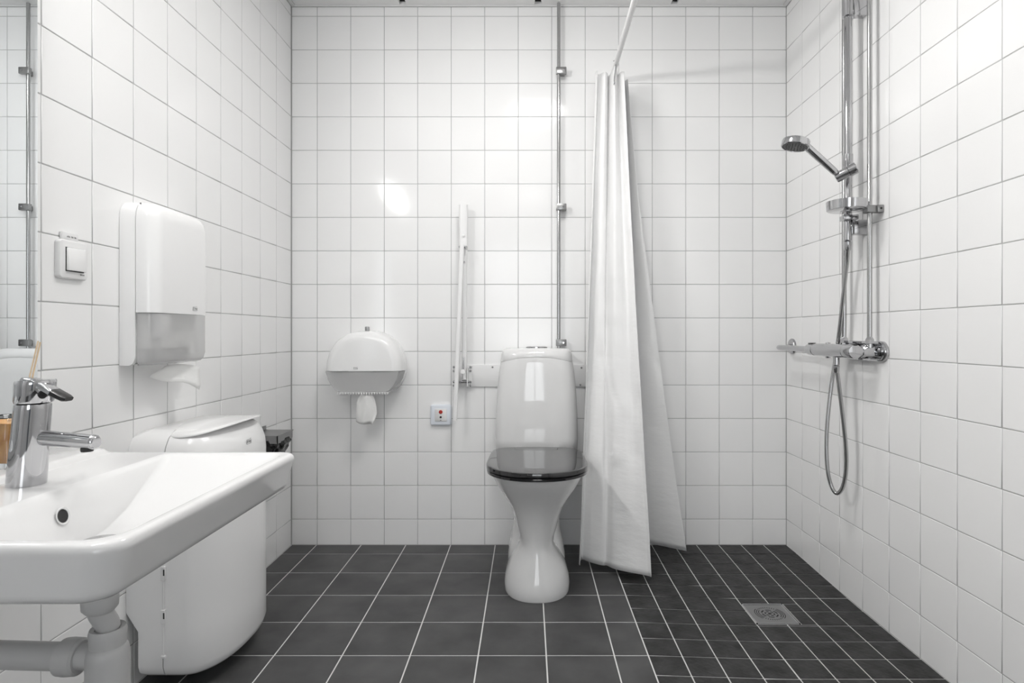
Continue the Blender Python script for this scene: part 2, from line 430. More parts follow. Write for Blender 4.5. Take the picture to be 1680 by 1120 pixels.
# ------------------------------------------------------------------ washbasin
t = thing('washbasin', (XL, 0.935, 0.52), 'white ceramic wall-hung washbasin with a broad sloping bowl', 'sink')
BX0, BX1, BY0, BY1, BZ = XL+0.0005, -0.468, 0.668, 1.203, 0.705
def R(i, z, rf=0.036):   # outer ring inset by i; the front leans in towards the bottom
    r1 = max(rf-i*0.6, 0.012); dx = 0.28*max(0, 0.694-z)
    return rrect(BX0, BX1-i-dx, BY0+i+dx*0.25, BY1-i-dx*0.25, (r1*0.7, 0.012, 0.012, r1), z, 8)
def BR(x0, x1, y0, y1, r, z): return rrect(x0, x1, y0, y1, r, z, 8)
rings = [BR(-0.69, -0.62, 0.885, 0.955, 0.034, 0.598), BR(-0.73, -0.58, 0.83, 1.02, 0.05, 0.602),
         BR(-0.80, -0.55, 0.775, 1.09, 0.05, 0.632), R(0.030, 0.6325), R(0.012, 0.6325), R(0.009, 0.633), R(0.005, 0.6345), R(0.002, 0.6375), R(0.0004, 0.6415), R(0.0, 0.645),
         R(0.0, 0.647), R(0.0, 0.691), R(0.0, 0.694), R(0.0003, 0.697), R(0.0015, 0.7005), R(0.0032, 0.7028), R(0.0055, 0.7043), R(0.0085, BZ), R(0.011, BZ), R(0.014, BZ),
         BR(-0.732, -0.485, 0.685, 1.186, (0.03, 0.014, 0.02, 0.04), BZ-0.0002), BR(-0.728, -0.488, 0.688, 1.182, (0.03, 0.014, 0.02, 0.04), BZ-0.001), BR(-0.722, -0.492, 0.694, 1.174, (0.03, 0.014, 0.02, 0.04), BZ-0.0045),
         BR(-0.718, -0.497, 0.700, 1.164, (0.03, 0.014, 0.02, 0.04), BZ-0.009),
         BR(-0.699, -0.575, 0.79, 1.035, (0.03, 0.011, 0.02, 0.04), BZ-0.066), BR(-0.696, -0.612, 0.83, 0.98, (0.03, 0.010, 0.02, 0.03), 0.6235),
         BR(-0.694, -0.640, 0.893, 0.947, 0.0265, 0.617), BR(-0.688, -0.646, 0.899, 0.941, 0.0205, 0.612)]
mb = MB().loft(rings)
# raised ledge along the wall
led = lambda i, z: rrect(BX0, -0.846-i, BY0+0.004+i, BY1-0.006-i, (0.02, 0.004, 0.004, 0.02), z, 4)
mb.loft([led(-0.012, BZ-0.002), led(-0.004, BZ+0.001), led(0.0, BZ+0.006), led(0.003, BZ+0.0088), led(0.008, BZ+0.010)])
mb.build('basin', 'ceramic', t, ang=50)
# overflow hole on the sloping back of the bowl
oc = Vector((-0.7068, 0.896, 0.668)); on = Vector((0.97, 0, 0.24)).normalized()
MB().lathe(oc, [(0.0115, -0.001), (0.0135, 0.0012), (0.0125, 0.0022), (0.0105, 0.0012), (0.0100, -0.0005)], 24, on).build('overflow_rim', 'ceramic', t)
MB().lathe(oc, [(0.0005, 0.0006), (0.0101, 0.0006), (0.0101, 0.0003)], 24, on).build('overflow_hole', 'dark', t)
MB().lathe((-0.667, 0.92, 0.609), [(0.001, 0.0), (0.0295, 0.006), (0.030, 0.012), (0.026, 0.0145), (0.001, 0.016)], 28).build('drain_plug', 'chrome', t)

# trap and waste pipe under the basin
t = thing('bottle_trap', (-0.667, 0.92, 0.34), 'white plastic bottle trap with waste pipe under the washbasin', 'pipe')
MB().lathe((-0.667, 0.92, 0.538), [(0.001, 0), (0.0225, 0), (0.0225, 0.0598), (0.001, 0.0598)], 28).build('drain_fitting', 'chrome', t)
MB().lathe((-0.667, 0.92, 0.512), [(0.014, 0), (0.019, 0.0), (0.0245, 0.007), (0.0252, 0.020), (0.0242, 0.026), (0.001, 0.026)], 28).build('nut', 'pipe_plastic', t)
MB().tube(smooth_path([(-0.667, 0.92, 0.523), (-0.667, 0.92, 0.511), (-0.664, 0.925, 0.498), (-0.662, 0.930, 0.486), (-0.662, 0.930, 0.474), (-0.662, 0.930, 0.460)], 4), 0.0165, 24).build('elbow', 'pipe_plastic', t)
MB().lathe((-0.662, 0.930, 0.455), [(0.020, -0.004), (0.0245, 0.0), (0.0255, 0.012), (0.026, 0.022), (0.024, 0.028), (0.0175, 0.0265), (0.0168, 0.018)], 28).build('nut', 'pipe_plastic', t)
MB().lathe((-0.662, 0.930, 0.330), [(0.001, -0.012), (0.024, -0.010), (0.028, 0.0), (0.0335, 0.002), (0.0335, 0.03), (0.030, 0.034), (0.030, 0.110), (0.028, 0.120), (0.023, 0.127), (0.020, 0.128)], 32).build('bottle', 'pipe_plastic', t)
z0 = 0.436
MB().tube([(-0.672, 0.930, z0), (-0.712, 0.930, z0+0.001)], 0.0195, 24).build('outlet', 'pipe_plastic', t)
MB().tube([(-0.703, 0.930, z0), (-0.706, 0.930, z0), (-0.722, 0.930, z0), (-0.732, 0.930, z0), (-0.733, 0.930, z0)], [0.024, 0.0275, 0.0285, 0.0275, 0.02], 28).build('nut', 'pipe_plastic', t)
MB().tube([(-0.72, 0.930, z0), (XL+0.0005, 0.928, z0+0.010)], 0.0208, 28).build('waste_pipe', 'pipe_plastic', t)

# faucet
t = thing('faucet', (-0.799, 0.94, BZ), 'chrome single-lever mixer tap with black lever tip on the washbasin', 'faucet')
lean = lambda h: -0.799+0.011*(h/0.13)
rb = 0.0262
mb = MB(); prof = [(0.0, 0.99), (0.003, 1.0), (0.06, 0.965), (0.12, 0.93), (0.126, 0.92), (0.1285, 0.90), (0.1285, 0.86)]
mb.loft([[(lean(h)+rb*k*math.cos(2*PI*i/40), 0.94+rb*k*math.sin(2*PI*i/40), BZ+h) for i in range(40)] for h, k in prof])
mb.build('body', 'chrome', t)
def tl(i, a, h): return None
cap = MB(); pr = [(0.1290, 0.80), (0.1305, 0.955), (0.134, 1.0), (0.160, 1.03), (0.1645, 1.02), (0.1665, 0.97), (0.167, 0.3)]
cap.loft([[(lean(h)+rb*k*math.cos(2*PI*i/40)+0.001, 0.94+rb*k*math.sin(2*PI*i/40), BZ+h+0.02*rb*k*math.cos(2*PI*i/40)) for i in range(40)] for h, k in pr])
cp = cap.build('cap', 'chrome', t)
MB().lathe((-0.762, 0.926, BZ+0.1435), [(0.001, 0.0), (0.0058, 0.0), (0.0058, 0.0012), (0.0048, 0.0016), (0.001, 0.0016)], 20, (0.9, -0.43, 0)).build('temperature_mark', 'black_plastic', cp)
def bar(rows):   # rows: (center, half width along y, half height)
    m_ = MB(); rs = []
    for c, hw, hh in rows:
        rs.append([(c[0]+ (hh*0.25 if k[1] > 0 else -hh*0.25), c[1]+k[0]*hw, c[2]+k[1]*hh) for k in ((-1, -0.5), (-0.7, -1), (0.7, -1), (1, -0.5), (1, 0.5), (0.7, 1), (-0.7, 1), (-1, 0.5))])
    return m_.loft(rs)
lv = bar([((-0.800, 0.938, BZ+0.166), 0.010, 0.0045), ((-0.780, 0.934, BZ+0.163), 0.0115, 0.006), ((-0.760, 0.930, BZ+0.156), 0.0115, 0.006), ((-0.742, 0.926, BZ+0.1475), 0.0115, 0.0052)]).build('lever', 'chrome', t, ang=50)
bar([((-0.7425, 0.926, BZ+0.1477), 0.0116, 0.0054), ((-0.722, 0.922, BZ+0.1395), 0.0112, 0.0046), ((-0.716, 0.921, BZ+0.1378), 0.0085, 0.003)]).build('lever_tip', 'black_plastic', lv, ang=50)
sp = MB().tube([(-0.792, 0.94, BZ+0.075), (-0.760, 0.938, BZ+0.0735), (-0.690, 0.934, BZ+0.0685), (-0.6845, 0.9337, BZ+0.068), (-0.682, 0.9335, BZ+0.0678)], [0.0125, 0.0122, 0.0118, 0.0112, 0.009], 28).build('spout', 'chrome', t)
MB().lathe((-0.698, 0.9345, BZ+0.0535), [(0.001, 0), (0.0085, 0), (0.009, 0.003), (0.009, 0.007)], 20).build('aerator', 'black_plastic', sp)

# jar with amber liquid and a stick on the ledge
zj = BZ+0.0102
t = thing('diffuser_jar', (-0.908, 1.03, zj), 'square glass jar of amber liquid on the basin ledge behind the tap', 'jar')
JR = lambda h_, z: rrect(-0.908-h_, -0.908+h_, 1.03-h_, 1.03+h_, 0.008, z, 3)
MB().loft([JR(0.0285, zj), JR(0.030, zj+0.002), JR(0.030, zj+0.084), JR(0.0285, zj+0.086), JR(0.0268, zj+0.084), JR(0.0268, zj+0.009)]).build('glass', 'glass', t)
MB().loft([JR(0.0255, zj+0.0095), JR(0.0263, zj+0.011), JR(0.0263, zj+0.076), JR(0.0255, zj+0.0763)]).build('liquid', 'amber', t)
s0, s1 = Vector((-0.895, 1.03, zj+0.018)), at(66, 561, 1.06)
st = MB().tube([s0, s0.lerp(s1, 0.5), s1], 0.0014, 8).build('wooden_stick', 'wood', None)
tag(st, 'thin pale wooden stick leaning out of the amber jar', 'stick')
e1 = at(62.5, 559, 1.055); s2 = Vector((-0.899, 1.026, zj+0.018))
st = MB().tube([s2, s2.lerp(e1, 0.5), e1], 0.0012, 8).build('wooden_stick', 'wood', None)
tag(st, 'second thin wooden stick, close left of the other in the jar', 'stick')

# ------------------------------------------------------------------ light switch
t = thing('light_switch', (XL, 1.36, 1.067), 'white square rocker light switch on the left tiled wall', 'light switch')
sy0, sy1, sz0, sz1 = 1.317, 1.403, 1.070, 1.158
def plate_ring(i, x, r): return [(x, p[0], p[1]) for p in rrect(sy0+i, sy1-i, sz0+i, sz1-i, r, 0, 5)]
MB().loft([plate_ring(0, XL+0.0003, 0.009), plate_ring(0, XL+0.0085, 0.009), plate_ring(0.002, XL+0.0115, 0.008), plate_ring(0.006, XL+0.0125, 0.006)]).build('frame', 'matt_plastic', t)
box('gap', 'dark', t, XL+0.0120, XL+0.0128, 1.333, 1.388, 1.0865, 1.1415)
k = MB().box(XL+0.0129, XL+0.0180, 1.3345, 1.3868, 1.0885, 1.1405, 0.0015)
k.v = [(x_+(0.0030 if z_ < 1.10 and x_ > XL+0.015 else 0), y_, z_) for x_, y_, z_ in k.v]
k.build('rocker', 'plastic', t)
box('indicator', 'steel', t, XL+0.0126, XL+0.0140, 1.378, 1.388, 1.080, 1.083)
lt = MB().box(XL+0.0003, XL+0.008, 1.330, 1.378, 1.157, 1.176, 0.002).build('label_holder', 'matt_plastic', t)
mb = MB()
for i, y_ in enumerate((1.343, 1.3465, 1.350, 1.356, 1.3595, 1.365, 1.368)):
    mb.box(XL+0.0080, XL+0.0084, y_, y_+0.0022, 1.1645, 1.1645+0.003+0.0008*(i % 2))
mb.build('tiny_print', 'logo', lt, smooth=False)

# ------------------------------------------------------------------ paper towel dispenser
t = thing('paper_towel_dispenser', (XL, 1.655, 0.86), 'tall white paper towel dispenser with grey window on the left wall', 'towel dispenser')
TY0, TY1, TZ0, TZ1, TX = 1.525, 1.778, 0.862, 1.292, -0.962
SX = -1.0145
zt_ = ((0.9995, 0), (1.001, 0), (1.245, 0), (1.264, 0.003), (1.279, 0.010), (1.288, 0.022), (1.291, 0.036))
def tring(z, i=0.0): return rrect(SX+0.0008, TX-i, TY0+i, TY1-i, (0.022, 0.001, 0.001, 0.034), z, 8)
MB().loft([tring(z, i) for z, i in zt_]).build('cover', 'plastic', t)
def hring(z, i=0.0): return rrect(XL+0.0005, SX-0.0008, TY0+i, TY1-i, 0.001, z, 2)
MB().loft([hring(z, i) for z, i in zt_]).build('housing', 'plastic', t)
def cheek(y0, y1, nm):
    m_ = MB(); o_ = []; rc = 0.028; xe = SX-0.0008
    for i in range(9): a = PI/2*i/8; o_.append((xe-rc*0.6+rc*0.6*math.cos(a-PI/2), TZ0+rc+rc*math.sin(a-PI/2)))
    o_ = [(XL+0.0005, TZ0)]+o_+[(xe, 0.9995), (XL+0.0005, 0.9995)]
    m_.loft([[(p[0], y, p[1]) for p in o_] for y in (y0, y1)]); return m_.build(nm, 'plastic', t)
cheek(TY0, TY0+0.012, 'side_panel'); cheek(TY1-0.012, TY1, 'side_panel')
def wring(z, i=0.0): return rrect(SX+0.0008, TX-0.001-i, TY0+0.003+i*0.4, TY1-0.001-i*0.4, (0.022, 0.002, 0.002, 0.032), z, 8)
mb = MB().loft([wring(0.8625, 0.022), wring(0.866, 0.011), wring(0.874, 0.004), wring(0.890, 0.0), wring(0.9985, 0.0)])
mb.build('window', 'smoke', t)
box('paper_stack', 'paper', t, XL+0.006, TX-0.033, TY0+0.014, TY1-0.014, 0.905, 0.9985)
box('lever_block', 'matt_plastic', t, TX-0.032, TX-0.006, TY0+0.030, TY0+0.075, 0.935, 0.9985, bev=0.003)
MB().lathe((TX-0.030, 1.700, 0.918), [(0.001, 0), (0.012, 0), (0.011, 0.010), (0.006, 0.016), (0.001, 0.017)], 18, X).build('feed_button', 'plastic', t)
MB().box(TX-0.03, TX-0.016, TY1-0.001, TY1+0.008, 1.065, 1.09, 0.003).build('lock', 'steel', t)
logo(t, Matrix.Translation((TX+0.0002, 1.705, 1.016)) @ Matrix(((0, 0, 1, 0), (1, 0, 0, 0), (0, 1, 0, 0), (0, 0, 0, 1))), 0.0105)
# towel hanging out
pa, pb, pc, pd = at(249, 617, 1.60), at(296, 598, 1.70), at(328, 601, 1.755), at(327, 637, 1.742)
def sheet(name, rows, m, th, label=None, cat=None, parent=None):
    nr, nc = len(rows), len(rows[0]); v = [Vector(p) for r in rows for p in r]; f = [(i*nc+j, i*nc+j+1, (i+1)*nc+j+1, (i+1)*nc+j) for i in range(nr-1) for j in range(nc-1)]
    me = bpy.data.meshes.new(name); me.from_pydata(v, [], f); o = link(name, me, m, parent)
    so = o.modifiers.new('thickness', 'SOLIDIFY'); so.thickness = th; so.offset = 0
    if label: tag(o, label, cat)
    return o
rows = []
for i in range(9):
    u = i/8; top = at(270+u*58, 600-4*math.sin(u*PI)+2*u, 1.66+0.095*u); bl = at(247+u*80, 618+19*u+3*math.sin(u*7), 1.60+0.15*u)
    rows.append([top.lerp(bl, v/5)+Vector((0.006*math.sin(v*1.1+u*4)*v/5, 0, 0)) for v in range(6)])
rows = list(map(list, zip(*rows)))
sheet('paper_towel', rows, 'paper', 0.0006, 'white paper towel sheet hanging out of the towel dispenser', 'paper towel')

# ------------------------------------------------------------------ waste bin on the left wall
t = thing('waste_bin', (XL, 1.745, 0.03), 'large white rounded wall-hung waste bin behind the washbasin', 'waste bin')
NBN = 48
def dring(z, i=0.0, xb=XL+0.0005, x_split=None, part='front'):
    """D-shaped plan: straight near the wall, oval in front; split at x_split"""
    x_o = -0.925; hw = 0.197-i; dp = 0.115-i
    pts = []
    if part == 'front':
        n = 40; pts.append((x_split, 1.745-hw))
        for k_ in range(n+1):
            a = -PI/2+PI*k_/n
            c_, s_ = math.cos(a), math.sin(a)
            pts.append((x_o+dp*abs(c_)**0.86, 1.745+hw*math.copysign(abs(s_)**0.86, s_)))
        pts.append((x_split, 1.745+hw))
    else:
        r_ = 0.02
        pts = [(x_split, 1.745+hw), (xb+r_, 1.745+hw), (xb, 1.745+hw-0.004), (xb, 1.745-hw+0.004), (xb+r_, 1.745-hw), (x_split, 1.745-hw)]
    return [(p[0], p[1], z) for p in pts]
zsb = [(0.036, 0.030), (0.040, 0.016), (0.050, 0.006), (0.068, 0.0), (0.16, 0), (0.21, 0), (0.590, 0), (0.620, 0.003), (0.645, 0.011), (0.664, 0.023), (0.677, 0.039), (0.684, 0.056)]
SPX = -0.957
mb = MB().loft([dring(z, i, XL+(0.032 if z < 0.2 else 0.0005)+ (0.02 if z > 0.68 else 0.008 if z > 0.67 else 0.0), SPX-0.0013, 'back') for z, i in zsb]); mb.build('body', 'plastic', t, ang=45)
mb = MB().loft([dring(z, i, 0, SPX+0.0013, 'front') for z, i in zsb]); mb.build('front_cover', 'plastic', t, ang=45)
MB().loft([dring(z, i, 0, SPX-0.04, 'front') for z, i in ((0.0300, 0.035), (0.0358, 0.024))]).build('bottom_plate', 'matt_plastic', t)
# seam hinge
hx, hy = SPX, 1.745-0.197
for z0_, z1_ in ((0.185, 0.222), (0.298, 0.335), (0.095, 0.102), (0.41, 0.447)):
    box('hinge', 'matt_plastic', t, hx-0.004, hx+0.008, hy-0.0055, hy+0.001, z0_, z1_, bev=0.001, seg=1)
for z0_, z1_ in ((0.199, 0.215), (0.312, 0.328), (0.424, 0.440)):
    box('hinge_slot', 'dark', t, hx+0.0035, hx+0.0070, hy-0.0062, hy-0.0050, z0_, z1_)
MB().tube([(hx+0.002, hy-0.0015, 0.10), (hx+0.002, hy-0.0015, 0.446)], 0.0028, 10).build('hinge_rod', 'matt_plastic', t)
# lid: thin oval plate, its front corner sticking up
def lid_ring(k_, dz):
    out = []
    for i in range(48):
        a = 2*PI*i/48; x_ = -0.925+0.105*k_*math.cos(a); y_ = 1.746+0.175*k_*math.sin(a)
        if math.cos(a) > 0: x_ = -0.925+0.104*k_*math.cos(a)**0.8
        u = max(0, (x_+0.925)/0.104); lift = 0.024*u**1.6
        out.append((x_, y_, 0.6690+dz+lift+0.0195*math.sqrt(max(0, 1-k_**2))*(1-0.6*u)))
    return out
MB().loft([lid_ring(0.98, -0.003), lid_ring(1.0, -0.0018), lid_ring(1.0, 0.0006), lid_ring(0.985, 0.0018), lid_ring(0.93, 0.002), lid_ring(0.8, 0.002), lid_ring(0.6, 0.002), lid_ring(0.3, 0.002), lid_ring(0.02, 0.002)]).build('lid', 'plastic', t, ang=50)
# maker's mark on the curved front, turned with the surface
rg = dring(0.63, 0.0055, 0, SPX, 'front')[1:-1]
kk = min(range(2, len(rg)//2), key=lambda q: abs(VX+FP*rg[q][0]/rg[q][1]-415))
tg = (Vector(rg[kk+1])-Vector(rg[kk-1])).normalized(); lg = tg.cross(Z).normalized()
if lg.x < 0: lg = -lg
xa = Z.cross(lg).normalized()
logo(t, Matrix.Translation(Vector(rg[kk])+lg*0.0012) @ Matrix((xa, Z, lg)).transposed().to_4x4(), 0.0125)

# sanitary bag holder further along the wall
t = thing('bag_holder', (XL, 2.30, 0.50), 'steel holder with a black plastic bag on the left wall past the waste bin', 'bag holder')
mb = MB().box(XL+0.0004, XL+0.004, 2.235, 2.375, 0.50, 0.575)
mb.box(XL+0.003, -0.948, 2.235, 2.238, 0.527, 0.557); mb.box(XL+0.003, -0.948, 2.372, 2.375, 0.527, 0.557); mb.box(-0.951, -0.948, 2.235, 2.375, 0.527, 0.557)
mb.box(XL+0.003, -0.944, 2.233, 2.377, 0.5565, 0.5585)
mb.build('frame', 'steel', t)
mb = MB(); rs = []
for i in range(14):
    z = 0.538-0.13*i/13; k_ = (1.04 if i < 3 else 1.0-0.02*i)
    rg = []
    for j in range(36):
        a = 2*PI*j/36; wv = 1+0.07*math.sin(7*a+i*0.8)+0.05*math.sin(11*a-i*1.1)
        rg.append((-1.0+0.050*k_*wv*math.copysign(abs(math.cos(a))**0.6, math.cos(a))+ (0.006*math.sin(i*0.7)), 2.305+0.068*k_*wv*math.copysign(abs(math.sin(a))**0.6, math.sin(a)), z))
    rs.append(rg)
mb.loft(rs).build('plastic_bag', 'bag', t)

# ------------------------------------------------------------------ toilet roll dispenser
t = thing('toilet_roll_dispenser', (-0.71, YB, 0.69), 'round white toilet roll dispenser with grey window on the back wall', 'roll dispenser')
TCX, TCZ, YFd = -0.706, 0.790, 2.515
def half_outline(rx, rz, zcut, n=36, low=True):
    """top: half oval from zcut up"""
    return [(rx*math.cos(PI*k_/n), rz*math.sin(PI*k_/n)) for k_ in range(n+1)]
def tr_ring(y, i):
    pts = []
    for k_ in range(33):
        a = PI*k_/32; pts.append((TCX+(0.167-i)*math.copysign(abs(math.cos(a))**0.88, math.cos(a)), TCZ+0.010+(0.158-i)*math.sin(a)))
    for p in ((-0.167, -0.012), (-0.158, -0.040), (-0.140, -0.072), (-0.122, -0.091), (-0.106, -0.098), (0.106, -0.098), (0.122, -0.091), (0.140, -0.072), (0.158, -0.040), (0.167, -0.012)):
        l_ = math.hypot(*p); k_ = (l_-i)/l_; pts.append((TCX+p[0]*k_, TCZ+p[1]*k_))
    return [(p[0], y, p[1]) for p in pts]
# back shell down to the wall, cut below by the window
MB().loft([tr_ring(YB-0.0006, 0.0), tr_ring(YB-0.045, 0.0)]).build('back_shell', 'plastic', t)
def top_ring(y, i, zc=TCZ-0.005):
    out = []
    for k_ in range(41):
        a = PI*k_/40; out.append((TCX+(0.166-i)*math.copysign(abs(math.cos(a))**0.88, math.cos(a)), y, zc+0.0145+(0.158-i)*math.sin(a)))
    out = [(TCX+0.166-i, y, zc)]+out+[(TCX-0.166+i, y, zc)]
    return out
MB().loft([top_ring(YB-0.046, 0.0), top_ring(YFd+0.034, 0.003), top_ring(YFd+0.020, 0.008), top_ring(YFd+0.008, 0.017), top_ring(YFd+0.001, 0.030), top_ring(YFd, 0.042)]).build('cover', 'plastic', t)
def low_ring(y, i):
    pts = [(0.167-i, -0.007), (0.157-i, -0.040), (0.140-i, -0.070), (0.124-i, -0.088), (0.108-i, -0.097+i*0.3), (-0.108+i, -0.097+i*0.3), (-0.124+i, -0.088), (-0.140+i, -0.070), (-0.157+i, -0.040), (-0.167+i, -0.007)]
    return [(TCX+p[0], y, TCZ+p[1]) for p in pts]
MB().loft([low_ring(YB-0.047, 0), low_ring(YFd+0.026, 0.002), low_ring(YFd+0.012, 0.006), low_ring(YFd+0.004, 0.012)]).build('window', 'smoke', t)
MB().tube([(TCX-0.02, YB-0.048, TCZ+0.030), (TCX-0.02, YFd+0.034, TCZ+0.030)], 0.062, 40).build('paper_roll', 'paper', t)
mb = MB()
for k_ in range(20):
    x_ = TCX-0.112+k_*0.0112
    mb.add([(x_, YFd+0.006, TCZ-0.095), (x_+0.0112, YFd+0.006, TCZ-0.095), (x_+0.0056, YFd+0.006, TCZ-0.106), (x_, YFd+0.010, TCZ-0.095), (x_+0.0112, YFd+0.010, TCZ-0.095), (x_+0.0056, YFd+0.010, TCZ-0.106)],
           [(0, 1, 2), (3, 5, 4), (0, 2, 5, 3), (1, 4, 5, 2), (0, 3, 4, 1)])
mb.build('tear_teeth', 'plastic', t, smooth=False)
MB().box(TCX-0.008, TCX+0.010, YB-0.060, YB-0.040, TCZ+0.160, TCZ+0.186, 0.004).build('lock', 'steel', t)
logo(t, Matrix.Translation((TCX-0.028, YFd-0.0006, TCZ+0.007)) @ Matrix.Rotation(PI/2, 4, 'X'), 0.0085)
rows = []
ol = [(588, 652, 612, 650), (585, 660, 614, 657), (584, 672, 617, 668), (583, 682, 618, 678), (583, 692, 615, 688), (588, 695, 611, 696)]
for i, (xa_, ya_, xb_, yb_) in enumerate(ol):
    a = at(xa_, ya_, 2.535); b = at(xb_, yb_, 2.53)
    rows.append([a.lerp(b, j/7)+Vector((0, 0.010*math.sin(j*1.1+i*0.4), 0)) for j in range(8)])
rows.insert(0, [at(596+j*1.3, 643, 2.545) for j in range(8)])
sheet('toilet_paper', rows, 'paper', 0.0006, 'torn end of white toilet paper hanging below the roll dispenser', 'toilet paper')

# ------------------------------------------------------------------ alarm button
t = thing('alarm_switch', (-0.392, YB, 0.535), 'cool white wall switch with a red alarm button left of the toilet', 'alarm button')
ax0, ax1, az0, az1 = (706-VX)/366.5*0.993, (740-VX)/366.5*0.993, 0.537, 0.628
def ar(i, y, r): return [(p[0], y, p[1]) for p in rrect(ax0+i, ax1-i, az0+i, az1-i, r, 0, 5)]
MB().loft([ar(0, YB-0.0003, 0.008), ar(0, YB-0.012, 0.008), ar(0.002, YB-0.0145, 0.007), ar(0.005, YB-0.0155, 0.006)]).build('frame', 'blue_white', t)
axc, azc = (ax0+ax1)/2, (az0+az1)/2
def ar2(i, y): return [(p[0], y, p[1]) for p in rrect(axc-0.027+i, axc+0.027-i, azc-0.028+i, azc+0.028-i, 0.003, 0, 3)]
MB().loft([ar2(0, YB-0.0150), ar2(0, YB-0.0172), ar2(0.001, YB-0.018)]).build('insert', 'matt_plastic', t)
MB().lathe((axc, YB-0.0178, azc+0.014), [(0.001, 0), (0.0085, 0), (0.0085, 0.002), (0.0068, 0.0035), (0.001, 0.0035)], 20, -Y).build('red_button', 'red', t)
MB().lathe((axc, YB-0.0178, azc-0.009), [(0.001, 0), (0.0048, 0), (0.0048, 0.0015), (0.001, 0.0015)], 16, -Y).build('socket', 'black_plastic', t)
box('indicator', 'black_plastic', t, axc-0.003, axc+0.003, YB-0.0186, YB-0.0176, azc-0.0235, azc-0.0215)

# ------------------------------------------------------------------ mounting rail behind the tank and folding armrest
def wx(px): return (px-VX)/FP*(YB-0.006)
def wz(py): return CH-(py-VY)/FP*(YB-0.006)
t = thing('mounting_rail', (0.0, YB, wz(634)), 'flat white steel mounting rail screwed to the wall behind the tank', 'rail')
box('plate', 'powder', t, wx(742), wx(974), YB-0.0075, YB-0.0002, wz(634), wz(598), bev=0.001)
for px, py in ((808, 602), (954, 603), (952, 631)):
    MB().lathe((wx(px), YB-0.0074, wz(py)), [(0.001, 0), (0.0045, 0), (0.0040, 0.002), (0.001, 0.003)], 12, -Y).build('screw', 'steel', t)
t = thing('folding_armrest', (wx(758), YB-0.008, wz(625)), 'white folding support armrest folded up against the wall beside the toilet', 'grab bar')
mb = MB()
for px in (746, 771):
    mb.box(wx(px)-0.010, wx(px)+0.010, YB-0.013, YB-0.0077, wz(635), wz(599), 0.001, 1)
mb.box(wx(749)-0.003, wx(749), YB-0.06, YB-0.012, wz(632), wz(603)); mb.box(wx(768), wx(768)+0.003, YB-0.06, YB-0.012, wz(632), wz(603))
mb.build('hinge_bracket', 'powder', t)
for px in (745, 772):
    for py in (602, 608, 626, 632):
        MB().lathe((wx(px), YB-0.0128, wz(py)), [(0.001, 0), (0.0052, 0), (0.0050, 0.003), (0.003, 0.005), (0.001, 0.005)], 10, -Y).build('screw', 'steel', t)
MB().tube([(wx(746), YB-0.045, wz(625)), (wx(771), YB-0.045, wz(625))], 0.0065, 14).build('pivot', 'chrome', t)
def seg(name, m, a, b, w_, d_, dep0, dep1, bev=0.004):
    """flat-oval bar from pixel a to b at distances dep0, dep1"""
    A, B = at(*a, dep0), at(*b, dep1); tdir = (B-A).normalized(); U = tdir.cross(Y).normalized(); V = tdir.cross(U)
    rs = []
    for p in (A, B):
        rs.append([p+U*q[0]+V*q[1] for q in rrect(-w_/2, w_/2, -d_/2, d_/2, bev, 0, 4)])
    k1 = [A.lerp(B, 0.997)]
    return MB().loft(rs).build(name, m, t)
seg('main_bar', 'powder', (760.5, 336), (760.5, 408), 0.038, 0.030, YB-0.055, YB-0.050, 0.010)
seg('lower_bar', 'powder', (763, 400), (762, 622), 0.020, 0.022, YB-0.048, YB-0.046, 0.006)
seg('support_leg', 'powder', (758, 402), (746.5, 689), 0.019, 0.016, YB-0.088, YB-0.088, 0.005)
for px, py in ((754, 405), (765, 405), (761.5, 430)):
    p = at(px, py, YB-0.085); MB().lathe(p, [(0.001, 0), (0.005, 0), (0.0048, 0.004), (0.001, 0.004)], 12, -Y).build('screw', 'steel', t)
MB().tube([at(754, 405, YB-0.080), at(765, 405, YB-0.080)], 0.006, 12).build('pivot', 'chrome', t)
seg('hook_spring', 'chrome', (760.5, 586), (760.5, 610), 0.006, 0.006, YB-0.075, YB-0.075, 0.002)
MB().lathe(at(760.5, 386, YB-0.0705), [(0.001, 0), (0.006, 0), (0.005, 0.002), (0.001, 0.003)], 14, -Y).build('cap', 'plastic', t)
MB().lathe(at(760, 609, YB-0.080), [(0.001, 0), (0.010, 0), (0.010, 0.012), (0.001, 0.012)], 16, -Y).build('knob', 'plastic', t)

# ------------------------------------------------------------------ vertical water pipe over the toilet
t = thing('water_pipe', (0.137, YB-0.03, 0.875), 'thin vertical chrome water pipe from ceiling down to the toilet tank', 'pipe')
pxw = 0.1365; pyw = YB-0.030
MB().tube([(pxw, pyw, 0.872), (pxw, pyw, ZC-0.0015)], 0.0078, 16).build('pipe', 'pipe_steel', t)
def clip(pz, par, c, side, wall_dir, reach):
    """pipe clamp: block at the wall plus a ring round the pipe"""
    pass
for py in (117, 340, 562):
    z = CH-(py-VY)/FP*(pyw)
    mb = MB().box(pxw-0.012, pxw+0.034, pyw-0.014, pyw+0.006, z-0.015, z+0.015, 0.003).box(pxw+0.004, pxw+0.028, pyw+0.005, YB-0.0004, z-0.011, z+0.011, 0.002)
    c = mb.build('clip', 'steel', t)
    MB().lathe((pxw+0.020, pyw-0.0138, z), [(0.001, 0), (0.004, 0), (0.004, 0.0012), (0.001, 0.0012)], 10, -Y).build('screw', 'chrome', c)

